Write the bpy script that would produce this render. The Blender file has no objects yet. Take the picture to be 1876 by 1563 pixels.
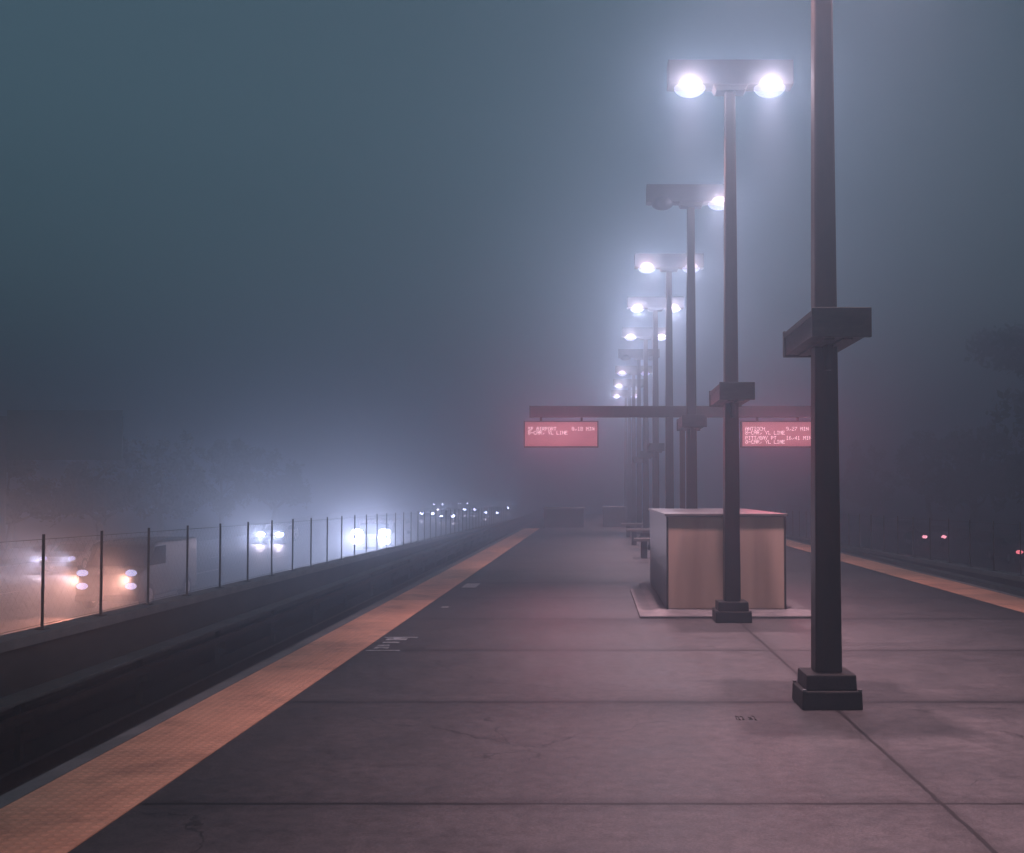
import bpy, bmesh, math, random
from mathutils import Vector, Matrix
random.seed(7)
R = math.radians
S = bpy.context.scene
COL = S.collection

# ------------------------------------------------------------------ camera
cam_d = bpy.data.cameras.new("camera")
cam = bpy.data.objects.new("camera", cam_d)
COL.objects.link(cam)
cam.location = (0, 0, 1.6)
cam.rotation_euler = (R(92.0), 0, 0)
cam_d.sensor_width = 36
cam_d.lens = 39.34
cam_d.shift_x = -0.080
cam_d.shift_y = 0.025
cam_d.clip_start = 0.05
cam_d.clip_end = 3000
S.camera = cam

# ------------------------------------------------------------------ world: last light of dusk above the fog
W = bpy.data.worlds.new("World")
S.world = W
W.use_nodes = True
wn, wl = W.node_tree.nodes, W.node_tree.links
wn.clear()
sky = wn.new("ShaderNodeTexSky")
sky.sky_type = 'NISHITA'
sky.sun_disc = False
sky.sun_elevation = R(4.0)
sky.sun_rotation = R(150)
sky.air_density = 1.5
sky.dust_density = 3.0
sky.ozone_density = 2.5
tint = wn.new("ShaderNodeMix"); tint.data_type = 'RGBA'; tint.blend_type = 'MULTIPLY'
tint.inputs[0].default_value = 1.0
tint.inputs[7].default_value = (0.40, 0.63, 0.76, 1)
bg = wn.new("ShaderNodeBackground")
bg.inputs[1].default_value = 0.15
wo = wn.new("ShaderNodeOutputWorld")
hsv = wn.new("ShaderNodeHueSaturation"); hsv.inputs["Saturation"].default_value = 0.25
wl.new(sky.outputs[0], hsv.inputs["Color"]); wl.new(hsv.outputs[0], tint.inputs[6]); wl.new(tint.outputs[2], bg.inputs[0]); wl.new(bg.outputs[0], wo.inputs[0])

S.view_settings.view_transform = 'Standard'
S.view_settings.look = 'None'
S.view_settings.exposure = 0.0
S.view_settings.gamma = 1.0
S.view_settings.use_curve_mapping = False
cy = S.cycles
cy.use_denoising = True
try: cy.denoiser = 'OPENIMAGEDENOISE'
except Exception: pass
cy.max_bounces = 5
cy.diffuse_bounces = 2
cy.glossy_bounces = 2
cy.transmission_bounces = 3
cy.transparent_max_bounces = 6
cy.volume_bounces = 1
cy.sample_clamp_indirect = 3.0
cy.caustics_reflective = False
cy.caustics_refractive = False
cy.use_light_tree = True
cy.adaptive_threshold = 0.02

POLE_LIGHT = 105.0          # W per platform lamp, all round
POOL_LIGHT = 150.0         # W per platform lamp, through the lens downwards
LAMP_COL = (1.0, 0.83, 1.0)
HAZE_DENSITY = 0.021
HAZE_G = 0.83
POOL_COL = (1.0, 0.60, 0.68)

# ------------------------------------------------------------------ helpers
def link(o, parent=None):
    COL.objects.link(o)
    if parent is not None: o.parent = parent
    return o
def tag(o, label=None, cat=None, group=None, kind=None):
    if label: o["label"] = label
    if cat: o["category"] = cat
    if group: o["group"] = group
    if kind: o["kind"] = kind
    return o
def empty(name, loc, rz=0):
    o = bpy.data.objects.new(name, None)
    o.location = loc; o.rotation_euler = (0, 0, rz); o.empty_display_size = 0.2
    return link(o)
class MB:
    """collects shapes and links them as one mesh"""
    def __init__(s): s.bm = bmesh.new()
    def box(s, x0, x1, y0, y1, z0, z1, bev=0.0):
        r = bmesh.ops.create_cube(s.bm, size=1)
        vs = r["verts"]
        for v in vs:
            v.co = Vector(((x0+x1)/2+v.co.x*(x1-x0), (y0+y1)/2+v.co.y*(y1-y0), (z0+z1)/2+v.co.z*(z1-z0)))
        if bev > 0:
            es = list({e for v in vs for e in v.link_edges})
            bmesh.ops.bevel(s.bm, geom=es, offset=bev, segments=2, affect='EDGES', profile=0.6)
        return s
    def frustum(s, cx, cy, z0, z1, w0, w1, d0=None, d1=None, bev=0.0):
        d0 = w0 if d0 is None else d0; d1 = w1 if d1 is None else d1
        r = bmesh.ops.create_cube(s.bm, size=1)
        vs = r["verts"]
        for v in vs:
            top = v.co.z > 0
            w, d = (w1, d1) if top else (w0, d0)
            v.co = Vector((cx+v.co.x*w, cy+v.co.y*d, z1 if top else z0))
        if bev > 0:
            es = list({e for v in vs for e in v.link_edges})
            bmesh.ops.bevel(s.bm, geom=es, offset=bev, segments=2, affect='EDGES', profile=0.6)
        return s
    def tube(s, a, b, r0, r1=None, n=8, caps=True):
        r1 = r0 if r1 is None else r1
        a, b = Vector(a), Vector(b)
        d = (b-a)
        if d.length < 1e-6: return s
        q = d.to_track_quat('Z', 'Y')
        va, vb = [], []
        for i in range(n):
            t = 2*math.pi*i/n
            o = q @ Vector((math.cos(t), math.sin(t), 0))
            va.append(s.bm.verts.new(a+o*r0)); vb.append(s.bm.verts.new(b+o*r1))
        for i in range(n):
            j = (i+1) % n
            s.bm.faces.new((va[i], va[j], vb[j], vb[i]))
        if caps:
            s.bm.faces.new(va[::-1]); s.bm.faces.new(vb)
        return s
    def quad(s, *pts):
        s.bm.faces.new([s.bm.verts.new(p) for p in pts]); return s
    def prism_x(s, prof, x0, x1, inset=0.0, bev=0.0):
        """profile in (y, z), extruded along x"""
        a = [s.bm.verts.new((x0, p[0], p[1])) for p in prof]
        b = [s.bm.verts.new((x1, p[0], p[1])) for p in prof]
        n = len(prof)
        fs = []
        for i in range(n):
            j = (i+1) % n
            fs.append(s.bm.faces.new((a[i], a[j], b[j], b[i])))
        fs.append(s.bm.faces.new(a[::-1])); fs.append(s.bm.faces.new(b))
        bmesh.ops.recalc_face_normals(s.bm, faces=fs)
        if bev > 0:
            es = list({e for v in a+b for e in v.link_edges})
            bmesh.ops.bevel(s.bm, geom=es, offset=bev, segments=2, affect='EDGES', profile=0.6)
        return s
    def build(s, name, mat, parent=None, smooth=False):
        bmesh.ops.recalc_face_normals(s.bm, faces=s.bm.faces[:])
        me = bpy.data.meshes.new(name)
        s.bm.to_mesh(me); s.bm.free()
        me.materials.append(mat)
        if smooth:
            for p in me.polygons: p.use_smooth = True
        return link(bpy.data.objects.new(name, me), parent)

# ------------------------------------------------------------------ materials
def mat_new(name):
    m = bpy.data.materials.new(name); m.use_nodes = True
    n, l = m.node_tree.nodes, m.node_tree.links
    return m, n, l, n["Principled BSDF"]
def mottled(name, c0, c1, scale=4.0, rough=0.7, rough_var=0.15, metal=0.0, bump=0.15, stretch=(1, 1, 1), detail=8, fine=60.0, spec=0.22, bdist=0.01):
    m, n, l, b = mat_new(name)
    tc = n.new("ShaderNodeTexCoord"); mp = n.new("ShaderNodeMapping"); mp.inputs[3].default_value = stretch
    geo = n.new("ShaderNodeNewGeometry")
    l.new(geo.outputs["Position"], mp.inputs[0])
    nz = n.new("ShaderNodeTexNoise"); nz.inputs["Scale"].default_value = scale; nz.inputs["Detail"].default_value = detail; nz.inputs["Roughness"].default_value = 0.62
    l.new(mp.outputs[0], nz.inputs[0])
    cr = n.new("ShaderNodeValToRGB")
    cr.color_ramp.elements[0].position = 0.34; cr.color_ramp.elements[1].position = 0.68
    cr.color_ramp.elements[0].color = (*c0, 1); cr.color_ramp.elements[1].color = (*c1, 1)
    l.new(nz.outputs[0], cr.inputs[0]); l.new(cr.outputs[0], b.inputs["Base Color"])
    mr = n.new("ShaderNodeMapRange"); mr.inputs[3].default_value = rough-rough_var; mr.inputs[4].default_value = rough+rough_var
    l.new(nz.outputs[0], mr.inputs[0]); l.new(mr.outputs[0], b.inputs["Roughness"])
    b.inputs["Metallic"].default_value = metal
    b.inputs["Specular IOR Level"].default_value = spec
    if bump > 0:
        nf = n.new("ShaderNodeTexNoise"); nf.inputs["Scale"].default_value = fine; nf.inputs["Detail"].default_value = 4
        l.new(mp.outputs[0], nf.inputs[0])
        bp = n.new("ShaderNodeBump"); bp.inputs["Strength"].default_value = bump; bp.inputs["Distance"].default_value = bdist
        l.new(nf.outputs[0], bp.inputs["Height"]); l.new(bp.outputs[0], b.inputs["Normal"])
    return m
def emitter(name, col, strength, sampling='NONE'):
    m = bpy.data.materials.new(name); m.use_nodes = True
    n, l = m.node_tree.nodes, m.node_tree.links
    n.clear()
    e = n.new("ShaderNodeEmission"); e.inputs[0].default_value = (*col, 1); e.inputs[1].default_value = strength
    o = n.new("ShaderNodeOutputMaterial"); l.new(e.outputs[0], o.inputs[0])
    try: m.cycles.emission_sampling = sampling
    except Exception: pass
    return m

M = {}
M["pole"] = mottled("pole_paint", (0.010, 0.008, 0.0065), (0.026, 0.017, 0.013), 5, 0.5, 0.12, 0.0, 0.12, (3, 3, 0.6), fine=90)
M["base"] = mottled("base_paint", (0.007, 0.009, 0.008), (0.022, 0.018, 0.016), 9, 0.6, 0.15, 0.0, 0.3)
M["trough"] = mottled("trough_metal", (0.013, 0.017, 0.016), (0.038, 0.042, 0.040), 7, 0.5, 0.15, 0.2, 0.12, (1, 1, 3))
M["head"] = mottled("lamp_housing", (0.022, 0.018, 0.016), (0.038, 0.028, 0.025), 6, 0.5, 0.1, 0.1, 0.08)
M["galv"] = mottled("galvanised", (0.10, 0.10, 0.10), (0.17, 0.17, 0.17), 14, 0.5, 0.15, 0.5, 0.1)
M["darkpost"] = mottled("dark_post", (0.025, 0.028, 0.028), (0.05, 0.05, 0.048), 14, 0.6, 0.1, 0.2, 0.1)
M["concrete"] = mottled("wall_concrete", (0.035, 0.038, 0.037), (0.07, 0.07, 0.068), 1.6, 0.85, 0.08, 0, 0.3, (1, 0.5, 1.5))
M["coping"] = mottled("coping_concrete", (0.13, 0.14, 0.137), (0.21, 0.21, 0.205), 2.5, 0.8, 0.1, 0, 0.3)
M["ballast"] = mottled("ballast", (0.006, 0.008, 0.008), (0.022, 0.022, 0.021), 22, 0.95, 0.04, 0, 1.0, fine=35, bdist=0.03)
M["rail"] = mottled("rail_steel", (0.03, 0.022, 0.02), (0.07, 0.06, 0.055), 8, 0.55, 0.15, 0.5, 0.1)
M["cover"] = mottled("cover_board", (0.07, 0.08, 0.075), (0.13, 0.135, 0.125), 3, 0.75, 0.1, 0, 0.1)
M["asphalt"] = mottled("asphalt", (0.055, 0.052, 0.055), (0.10, 0.095, 0.098), 0.8, 0.55, 0.15, 0, 0.4, (1, 0.12, 1), fine=50)
M["ground"] = mottled("grass_ground", (0.018, 0.028, 0.018), (0.045, 0.05, 0.03), 1.2, 0.95, 0.04, 0, 0.6, fine=12, bdist=0.05)
M["paint"] = mottled("road_paint", (0.40, 0.40, 0.38), (0.6, 0.6, 0.58), 12, 0.6, 0.1, 0, 0.1)
M["markpaint"] = mottled("marking_paint", (0.22, 0.23, 0.23), (0.48, 0.49, 0.49), 20, 0.6, 0.1, 0, 0.1)
M["bark"] = mottled("bark", (0.03, 0.024, 0.018), (0.07, 0.055, 0.04), 8, 0.9, 0.05, 0, 0.5)
M["leaf"] = mottled("leaves", (0.018, 0.040, 0.022), (0.05, 0.085, 0.04), 1.5, 0.7, 0.1, 0, 0.0)
M["signface"] = mottled("green_sign_face", (0.02, 0.10, 0.07), (0.03, 0.14, 0.10), 1.5, 0.5, 0.1, 0, 0.0)
M["sleeve"] = mottled("black_casing", (0.02, 0.02, 0.022), (0.05, 0.045, 0.045), 8, 0.5, 0.1, 0.1, 0.05)
M["tyre"] = mottled("tyre", (0.012, 0.012, 0.012), (0.025, 0.025, 0.025), 20, 0.85, 0.05, 0, 0.2)
M["rim"] = mottled("rim_metal", (0.25, 0.25, 0.26), (0.4, 0.4, 0.4), 10, 0.35, 0.1, 0.8, 0.0)
M["bumper"] = mottled("bumper_plastic", (0.02, 0.02, 0.02), (0.04, 0.04, 0.04), 10, 0.6, 0.1, 0, 0.05)
M["wood"] = mottled("bench_slab", (0.07, 0.065, 0.06), (0.13, 0.12, 0.115), 3, 0.7, 0.1, 0, 0.2)
def glass_mat():
    m, n, l, b = mat_new("car_glass")
    b.inputs["Base Color"].default_value = (0.01, 0.012, 0.014, 1); b.inputs["Roughness"].default_value = 0.08
    return m
M["glass"] = glass_mat()
def car_paint(name, c):
    m, n, l, b = mat_new(name)
    b.inputs["Base Color"].default_value = (*c, 1); b.inputs["Roughness"].default_value = 0.35
    b.inputs["Metallic"].default_value = 0.3; b.inputs["Coat Weight"].default_value = 0.6
    nz = n.new("ShaderNodeTexNoise"); nz.inputs["Scale"].default_value = 6; nz.inputs["Detail"].default_value = 6
    mr = n.new("ShaderNodeMapRange"); mr.inputs[3].default_value = 0.25; mr.inputs[4].default_value = 0.55
    l.new(nz.outputs[0], mr.inputs[0]); l.new(mr.outputs[0], b.inputs["Roughness"])
    return m
PAINT = [car_paint("paint_dark", (0.02, 0.025, 0.03)), car_paint("paint_silver", (0.30, 0.30, 0.31)),
         car_paint("paint_white", (0.55, 0.55, 0.55)), car_paint("paint_red", (0.20, 0.03, 0.03)), car_paint("paint_blue", (0.03, 0.05, 0.12))]
LAV = (0.56, 0.58, 1.0)
def diffuser(name, col, strength):
    m = emitter(name, col, strength); n, l = m.node_tree.nodes, m.node_tree.links
    t = n.new("ShaderNodeBsdfTransparent"); a = n.new("ShaderNodeAddShader")
    e = next(x for x in n if x.type == 'EMISSION'); o = next(x for x in n if x.type == 'OUTPUT_MATERIAL')
    l.new(t.outputs[0], a.inputs[0]); l.new(e.outputs[0], a.inputs[1]); l.new(a.outputs[0], o.inputs[0])
    return m
M["lens_on"] = diffuser("lamp_lens_lit", LAV, 0.45)
M["lens_mid"] = diffuser("lamp_lens_lit_far", (0.62, 0.60, 1.0), 0.9)
M["lens_off"] = mottled("lamp_lens_dark", (0.03, 0.03, 0.034), (0.05, 0.05, 0.055), 10, 0.75, 0.05, 0, 0)
M["head_near"] = emitter("headlight_near", LAV, 1.6)
M["head_far"] = emitter("headlight_far", LAV, 24.0)
M["head_vfar"] = emitter("headlight_very_far", LAV, 55.0)
M["tail"] = emitter("tail_light", (1.0, 0.35, 0.45), 6.0)
M["taildim"] = emitter("tail_light_dim", (1.0, 0.2, 0.25), 3.0)
M["letters"] = emitter("led_letters", (1.0, 0.66, 0.76), 1.7)

# platform concrete: slabs with saw joints, stains and wear
def platform_mat():
    m, n, l, b = mat_new("platform_concrete")
    def math_(op, a, c=None):
        k = n.new("ShaderNodeMath"); k.operation = op
        for i, v in enumerate((a, c)):
            if v is None: continue
            if isinstance(v, (int, float)): k.inputs[i].default_value = v
            else: l.new(v, k.inputs[i])
        return k.outputs[0]
    geo = n.new("ShaderNodeNewGeometry")
    sp = n.new("ShaderNodeSeparateXYZ"); l.new(geo.outputs["Position"], sp.inputs[0])
    wob = n.new("ShaderNodeTexNoise"); wob.inputs["Scale"].default_value = 6; wob.inputs["Detail"].default_value = 5
    l.new(geo.outputs["Position"], wob.inputs[0])
    wv = math_('MULTIPLY', math_('SUBTRACT', wob.outputs[0], 0.5), 0.022)
    y = math_('ADD', sp.outputs[1], wv)
    x = math_('ADD', sp.outputs[0], wv)
    # cross joints every 2.767 m
    fy = math_('ABSOLUTE', math_('SUBTRACT', math_('FRACT', math_('DIVIDE', math_('ADD', y, -5.79+2.767*20.5), 2.767)), 0.5))
    dy = math_('MULTIPLY', fy, 2.767)
    dx = math_('ABSOLUTE', math_('SUBTRACT', x, 1.78))
    wn_ = n.new("ShaderNodeTexNoise"); wn_.inputs["Scale"].default_value = 1.7; wn_.inputs["Detail"].default_value = 6
    l.new(geo.outputs["Position"], wn_.inputs[0])
    width = math_('ADD', math_('MULTIPLY', wn_.outputs[0], 0.034), 0.001)
    jy = math_('LESS_THAN', dy, width)
    jx = math_('LESS_THAN', dx, 0.013)
    j = math_('MAXIMUM', jy, jx)
    # soft dirt alongside the joints
    dmin = math_('MINIMUM', dy, dx)
    edge = n.new("ShaderNodeMapRange"); edge.inputs[1].default_value = 0.0; edge.inputs[2].default_value = 0.16
    edge.inputs[3].default_value = 0.70; edge.inputs[4].default_value = 1.0
    l.new(dmin, edge.inputs[0])
    # big mottling
    n1 = n.new("ShaderNodeTexNoise"); n1.inputs["Scale"].default_value = 2.2; n1.inputs["Detail"].default_value = 9; n1.inputs["Roughness"].default_value = 0.66
    mp = n.new("ShaderNodeMapping"); mp.inputs[3].default_value = (1.0, 0.8, 1)
    l.new(geo.outputs["Position"], mp.inputs[0]); l.new(mp.outputs[0], n1.inputs[0])
    c1 = n.new("ShaderNodeValToRGB")
    c1.color_ramp.elements[0].position = 0.22; c1.color_ramp.elements[0].color = (0.040, 0.039, 0.040, 1)
    c1.color_ramp.elements[1].position = 0.68; c1.color_ramp.elements[1].color = (0.074, 0.069, 0.069, 1)
    l.new(n1.outputs[0], c1.inputs[0])
    # slab to slab difference
    cell = n.new("ShaderNodeTexWhiteNoise"); cell.noise_dimensions = '2D'
    cb = n.new("ShaderNodeCombineXYZ")
    l.new(math_('FLOOR', math_('DIVIDE', math_('ADD', sp.outputs[1], -5.79+2.767*20), 2.767)), cb.inputs[0])
    l.new(math_('GREATER_THAN', sp.outputs[0], 1.78), cb.inputs[1])
    l.new(cb.outputs[0], cell.inputs[0])
    sl = n.new("ShaderNodeMapRange"); sl.inputs[3].default_value = 0.86; sl.inputs[4].default_value = 1.06
    l.new(cell.outputs[0], sl.inputs[0])
    # small spots
    sv = n.new("ShaderNodeTexNoise"); sv.inputs["Scale"].default_value = 11; sv.inputs["Detail"].default_value = 7; sv.inputs["Roughness"].default_value = 0.75
    l.new(geo.outputs["Position"], sv.inputs[0])
    sr = n.new("ShaderNodeMapRange"); sr.inputs[1].default_value = 0.34; sr.inputs[2].default_value = 0.60; sr.inputs[3].default_value = 0.60; sr.inputs[4].default_value = 1.12
    l.new(sv.outputs[0], sr.inputs[0])
    # chewing gum and drips
    vo = n.new("ShaderNodeTexVoronoi"); vo.inputs["Scale"].default_value = 1.3; vo.inputs["Randomness"].default_value = 1.0
    l.new(geo.outputs["Position"], vo.inputs[0])
    gum = n.new("ShaderNodeMapRange"); gum.inputs[1].default_value = 0.022; gum.inputs[2].default_value = 0.034; gum.inputs[3].default_value = 0.62; gum.inputs[4].default_value = 1.0
    l.new(vo.outputs["Distance"], gum.inputs[0])
    # grain
    gv = n.new("ShaderNodeTexNoise"); gv.inputs["Scale"].default_value = 70; gv.inputs["Detail"].default_value = 3
    l.new(geo.outputs["Position"], gv.inputs[0])
    gr = n.new("ShaderNodeMapRange"); gr.inputs[1].default_value = 0.35; gr.inputs[2].default_value = 0.65; gr.inputs[3].default_value = 0.74; gr.inputs[4].default_value = 1.22
    l.new(gv.outputs[0], gr.inputs[0])
    # hairline cracks, only in some places
    dn = n.new("ShaderNodeTexNoise"); dn.inputs["Scale"].default_value = 2.5; dn.inputs["Detail"].default_value = 6
    l.new(geo.outputs["Position"], dn.inputs[0])
    dd = n.new("ShaderNodeVectorMath"); dd.operation = 'MULTIPLY_ADD'; dd.inputs[1].default_value = (0.5, 0.5, 0)
    l.new(dn.outputs["Color"], dd.inputs[0]); l.new(geo.outputs["Position"], dd.inputs[2])
    cv = n.new("ShaderNodeTexVoronoi"); cv.feature = 'DISTANCE_TO_EDGE'; cv.inputs["Scale"].default_value = 0.42
    l.new(dd.outputs[0], cv.inputs[0])
    mk = n.new("ShaderNodeTexNoise"); mk.inputs["Scale"].default_value = 0.5; mk.inputs["Detail"].default_value = 2
    l.new(geo.outputs["Position"], mk.inputs[0])
    ck = math_('MULTIPLY', math_('LESS_THAN', cv.outputs[0], 0.0022), math_('GREATER_THAN', mk.outputs[0], 0.53))
    crk = math_('SUBTRACT', 1.0, math_('MULTIPLY', ck, 0.55))
    grain = math_('MULTIPLY', gr.outputs[0], crk)
    f = math_('MULTIPLY', math_('MULTIPLY', math_('MULTIPLY', grain, sl.outputs[0]), sr.outputs[0]), math_('MULTIPLY', edge.outputs[0], gum.outputs[0]))
    mx = n.new("ShaderNodeVectorMath"); mx.operation = 'SCALE'
    l.new(c1.outputs[0], mx.inputs[0]); l.new(f, mx.inputs["Scale"])
    fin = n.new("ShaderNodeMix"); fin.data_type = 'RGBA'
    l.new(j, fin.inputs[0]); l.new(mx.outputs[0], fin.inputs[6]); fin.inputs[7].default_value = (0.010, 0.009, 0.009, 1)
    l.new(fin.outputs[2], b.inputs["Base Color"])
    rr = n.new("ShaderNodeMapRange"); rr.inputs[3].default_value = 0.42; rr.inputs[4].default_value = 0.70
    l.new(n1.outputs[0], rr.inputs[0]); l.new(rr.outputs[0], b.inputs["Roughness"]); b.inputs["Specular IOR Level"].default_value = 0.2
    fb = n.new("ShaderNodeTexNoise"); fb.inputs["Scale"].default_value = 110; fb.inputs["Detail"].default_value = 3
    mpb = n.new("ShaderNodeMapping"); mpb.inputs[3].default_value = (0.35, 1, 1)
    l.new(geo.outputs["Position"], mpb.inputs[0]); l.new(mpb.outputs[0], fb.inputs[0])
    bp = n.new("ShaderNodeBump"); bp.inputs["Strength"].default_value = 0.25; bp.inputs["Distance"].default_value = 0.004
    hh = math_('SUBTRACT', fb.outputs[0], math_('MULTIPLY', j, 1.5))
    l.new(hh, bp.inputs["Height"]); l.new(bp.outputs[0], b.inputs["Normal"])
    return m
M["platform"] = platform_mat()

# tactile strip: rows of small truncated domes
def tactile_mat():
    m, n, l, b = mat_new("tactile_tiles")
    geo = n.new("ShaderNodeNewGeometry")
    sc = n.new("ShaderNodeVectorMath"); sc.operation = 'SCALE'; sc.inputs["Scale"].default_value = 1/0.06
    l.new(geo.outputs["Position"], sc.inputs[0])
    fr = n.new("ShaderNodeVectorMath"); fr.operation = 'FRACTION'; l.new(sc.outputs[0], fr.inputs[0])
    sb = n.new("ShaderNodeVectorMath"); sb.operation = 'SUBTRACT'; sb.inputs[1].default_value = (0.5, 0.5, 0); l.new(fr.outputs[0], sb.inputs[0])
    ml = n.new("ShaderNodeVectorMath"); ml.operation = 'MULTIPLY'; ml.inputs[1].default_value = (1, 1, 0); l.new(sb.outputs[0], ml.inputs[0])
    ln = n.new("ShaderNodeVectorMath"); ln.operation = 'LENGTH'; l.new(ml.outputs[0], ln.inputs[0])
    dome = n.new("ShaderNodeMapRange"); dome.interpolation_type = 'SMOOTHSTEP'
    dome.inputs[1].default_value = 0.20; dome.inputs[2].default_value = 0.38; dome.inputs[3].default_value = 1.0; dome.inputs[4].default_value = 0.0
    l.new(ln.outputs["Value"], dome.inputs[0])
    nz = n.new("ShaderNodeTexNoise"); nz.inputs["Scale"].default_value = 3.0; nz.inputs["Detail"].default_value = 9; nz.inputs["Roughness"].default_value = 0.7
    l.new(geo.outputs["Position"], nz.inputs[0])
    cr = n.new("ShaderNodeValToRGB")
    cr.color_ramp.elements[0].position = 0.32; cr.color_ramp.elements[0].color = (0.68, 0.32, 0.19, 1)
    cr.color_ramp.elements[1].position = 0.66; cr.color_ramp.elements[1].color = (0.90, 0.46, 0.28, 1)
    l.new(nz.outputs[0], cr.inputs[0])
    # tiles 1.22 m long, thin joint lines
    sp = n.new("ShaderNodeSeparateXYZ"); l.new(geo.outputs["Position"], sp.inputs[0])
    dv = n.new("ShaderNodeMath"); dv.operation = 'DIVIDE'; dv.inputs[1].default_value = 0.915; l.new(sp.outputs[1], dv.inputs[0])
    f2 = n.new("ShaderNodeMath"); f2.operation = 'FRACT'; l.new(dv.outputs[0], f2.inputs[0])
    jl = n.new("ShaderNodeMath"); jl.operation = 'LESS_THAN'; jl.inputs[1].default_value = 0.006; l.new(f2.outputs[0], jl.inputs[0])
    grime = n.new("ShaderNodeMapRange"); grime.inputs[1].default_value = 0; grime.inputs[2].default_value = 1; grime.inputs[3].default_value = 0.90; grime.inputs[4].default_value = 1.05
    l.new(dome.outputs[0], grime.inputs[0])
    g2 = n.new("ShaderNodeMath"); g2.operation = 'MULTIPLY_ADD'; g2.inputs[1].default_value = -0.35; l.new(jl.outputs[0], g2.inputs[0]); l.new(grime.outputs[0], g2.inputs[2])
    fl = n.new("ShaderNodeMath"); fl.operation = 'FLOOR'; l.new(dv.outputs[0], fl.inputs[0])
    wn2 = n.new("ShaderNodeTexWhiteNoise"); wn2.noise_dimensions = '1D'; l.new(fl.outputs[0], wn2.inputs["W"])
    tv = n.new("ShaderNodeMapRange"); tv.inputs[3].default_value = 0.84; tv.inputs[4].default_value = 1.05; l.new(wn2.outputs[0], tv.inputs[0])
    sc2 = n.new("ShaderNodeTexNoise"); sc2.inputs["Scale"].default_value = 1.4; sc2.inputs["Detail"].default_value = 10; sc2.inputs["Roughness"].default_value = 0.75
    l.new(geo.outputs["Position"], sc2.inputs[0])
    sm = n.new("ShaderNodeMapRange"); sm.inputs[1].default_value = 0.36; sm.inputs[2].default_value = 0.50; sm.inputs[3].default_value = 0.66; sm.inputs[4].default_value = 1.0
    l.new(sc2.outputs[0], sm.inputs[0])
    m1 = n.new("ShaderNodeMath"); m1.operation = 'MULTIPLY'; l.new(g2.outputs[0], m1.inputs[0]); l.new(tv.outputs[0], m1.inputs[1])
    g2 = n.new("ShaderNodeMath"); g2.operation = 'MULTIPLY'; l.new(m1.outputs[0], g2.inputs[0]); l.new(sm.outputs[0], g2.inputs[1])
    vs = n.new("ShaderNodeVectorMath"); vs.operation = 'SCALE'; l.new(cr.outputs[0], vs.inputs[0]); l.new(g2.outputs[0], vs.inputs["Scale"])
    l.new(vs.outputs[0], b.inputs["Base Color"])
    b.inputs["Roughness"].default_value = 0.6
    bp = n.new("ShaderNodeBump"); bp.inputs["Strength"].default_value = 0.6; bp.inputs["Distance"].default_value = 0.004
    l.new(dome.outputs[0], bp.inputs["Height"]); l.new(bp.outputs[0], b.inputs["Normal"])
    return m
M["tactile"] = tactile_mat()

# streaked panel for the stair enclosure
def panel_mat():
    m, n, l, b = mat_new("enclosure_panel")
    geo = n.new("ShaderNodeNewGeometry")
    mp = n.new("ShaderNodeMapping"); mp.inputs[3].default_value = (5.0, 2.0, 0.35); l.new(geo.outputs["Position"], mp.inputs[0])
    nz = n.new("ShaderNodeTexNoise"); nz.inputs["Scale"].default_value = 1.0; nz.inputs["Detail"].default_value = 7; l.new(mp.outputs[0], nz.inputs[0])
    cr = n.new("ShaderNodeValToRGB")
    cr.color_ramp.elements[0].position = 0.34; cr.color_ramp.elements[0].color = (0.24, 0.165, 0.125, 1)
    cr.color_ramp.elements[1].position = 0.66; cr.color_ramp.elements[1].color = (0.34, 0.24, 0.185, 1)
    l.new(nz.outputs[0], cr.inputs[0]); l.new(cr.outputs[0], b.inputs["Base Color"])
    b.inputs["Roughness"].default_value = 0.6
    nf = n.new("ShaderNodeTexNoise"); nf.inputs["Scale"].default_value = 70; l.new(geo.outputs["Position"], nf.inputs[0])
    bp = n.new("ShaderNodeBump"); bp.inputs["Strength"].default_value = 0.12; bp.inputs["Distance"].default_value = 0.005
    l.new(nf.outputs[0], bp.inputs["Height"]); l.new(bp.outputs[0], b.inputs["Normal"])
    return m
M["panel"] = panel_mat()
M["steel"] = mottled("enclosure_side", (0.12, 0.13, 0.135), (0.20, 0.205, 0.21), 2.0, 0.45, 0.1, 0.3, 0.05, (1, 1, 0.4))
M["cap"] = mottled("cap_metal", (0.08, 0.075, 0.075), (0.15, 0.14, 0.14), 6, 0.4, 0.1, 0.3, 0.05)
M["apron"] = mottled("apron_concrete", (0.085, 0.08, 0.08), (0.155, 0.145, 0.145), 3, 0.7, 0.1, 0, 0.25)

# ------------------------------------------------------------------ setting
PX0, PX1 = -3.08, 6.45
def ground_sheet():
    mb = MB(); mb.quad((-170, -30, -2.35), (170, -30, -2.35), (170, 260, -2.35), (-170, 260, -2.35))
    tag(mb.build("ground", M["ground"]), kind="structure")
ground_sheet()
def platform():
    mb = MB()
    mb.box(PX0, PX1, -8, 48.6, -0.22, 0.0)
    mb.box(-2.3, PX1-0.6, 48.603, 78, -0.22, -0.004)
    mb.box(PX0+0.35, PX1-0.35, -8, 48.3, -1.3, -0.222)
    mb.box(-2.0, PX1-1.0, 48.303, 77.5, -1.3, -0.226)
    tag(mb.build("platform", M["platform"]), kind="structure")
    for x0, x1 in ((PX0+0.10, -2.33), (5.66, 6.36)):
        t = MB(); t.box(x0, x1, -7, 48.2, -0.004, 0.006)
        tag(t.build("tactile_strip", M["tactile"]), kind="structure")
        g = MB()
        if x0 < 0: g.box(PX0-0.02, x0-0.002, -8, 48.5, -0.10, 0.010)
        else: g.box(x1+0.002, PX1+0.02, -8, 48.5, -0.10, 0.010)
        tag(g.build("platform_edge", M["coping"]), kind="structure")
platform()
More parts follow.
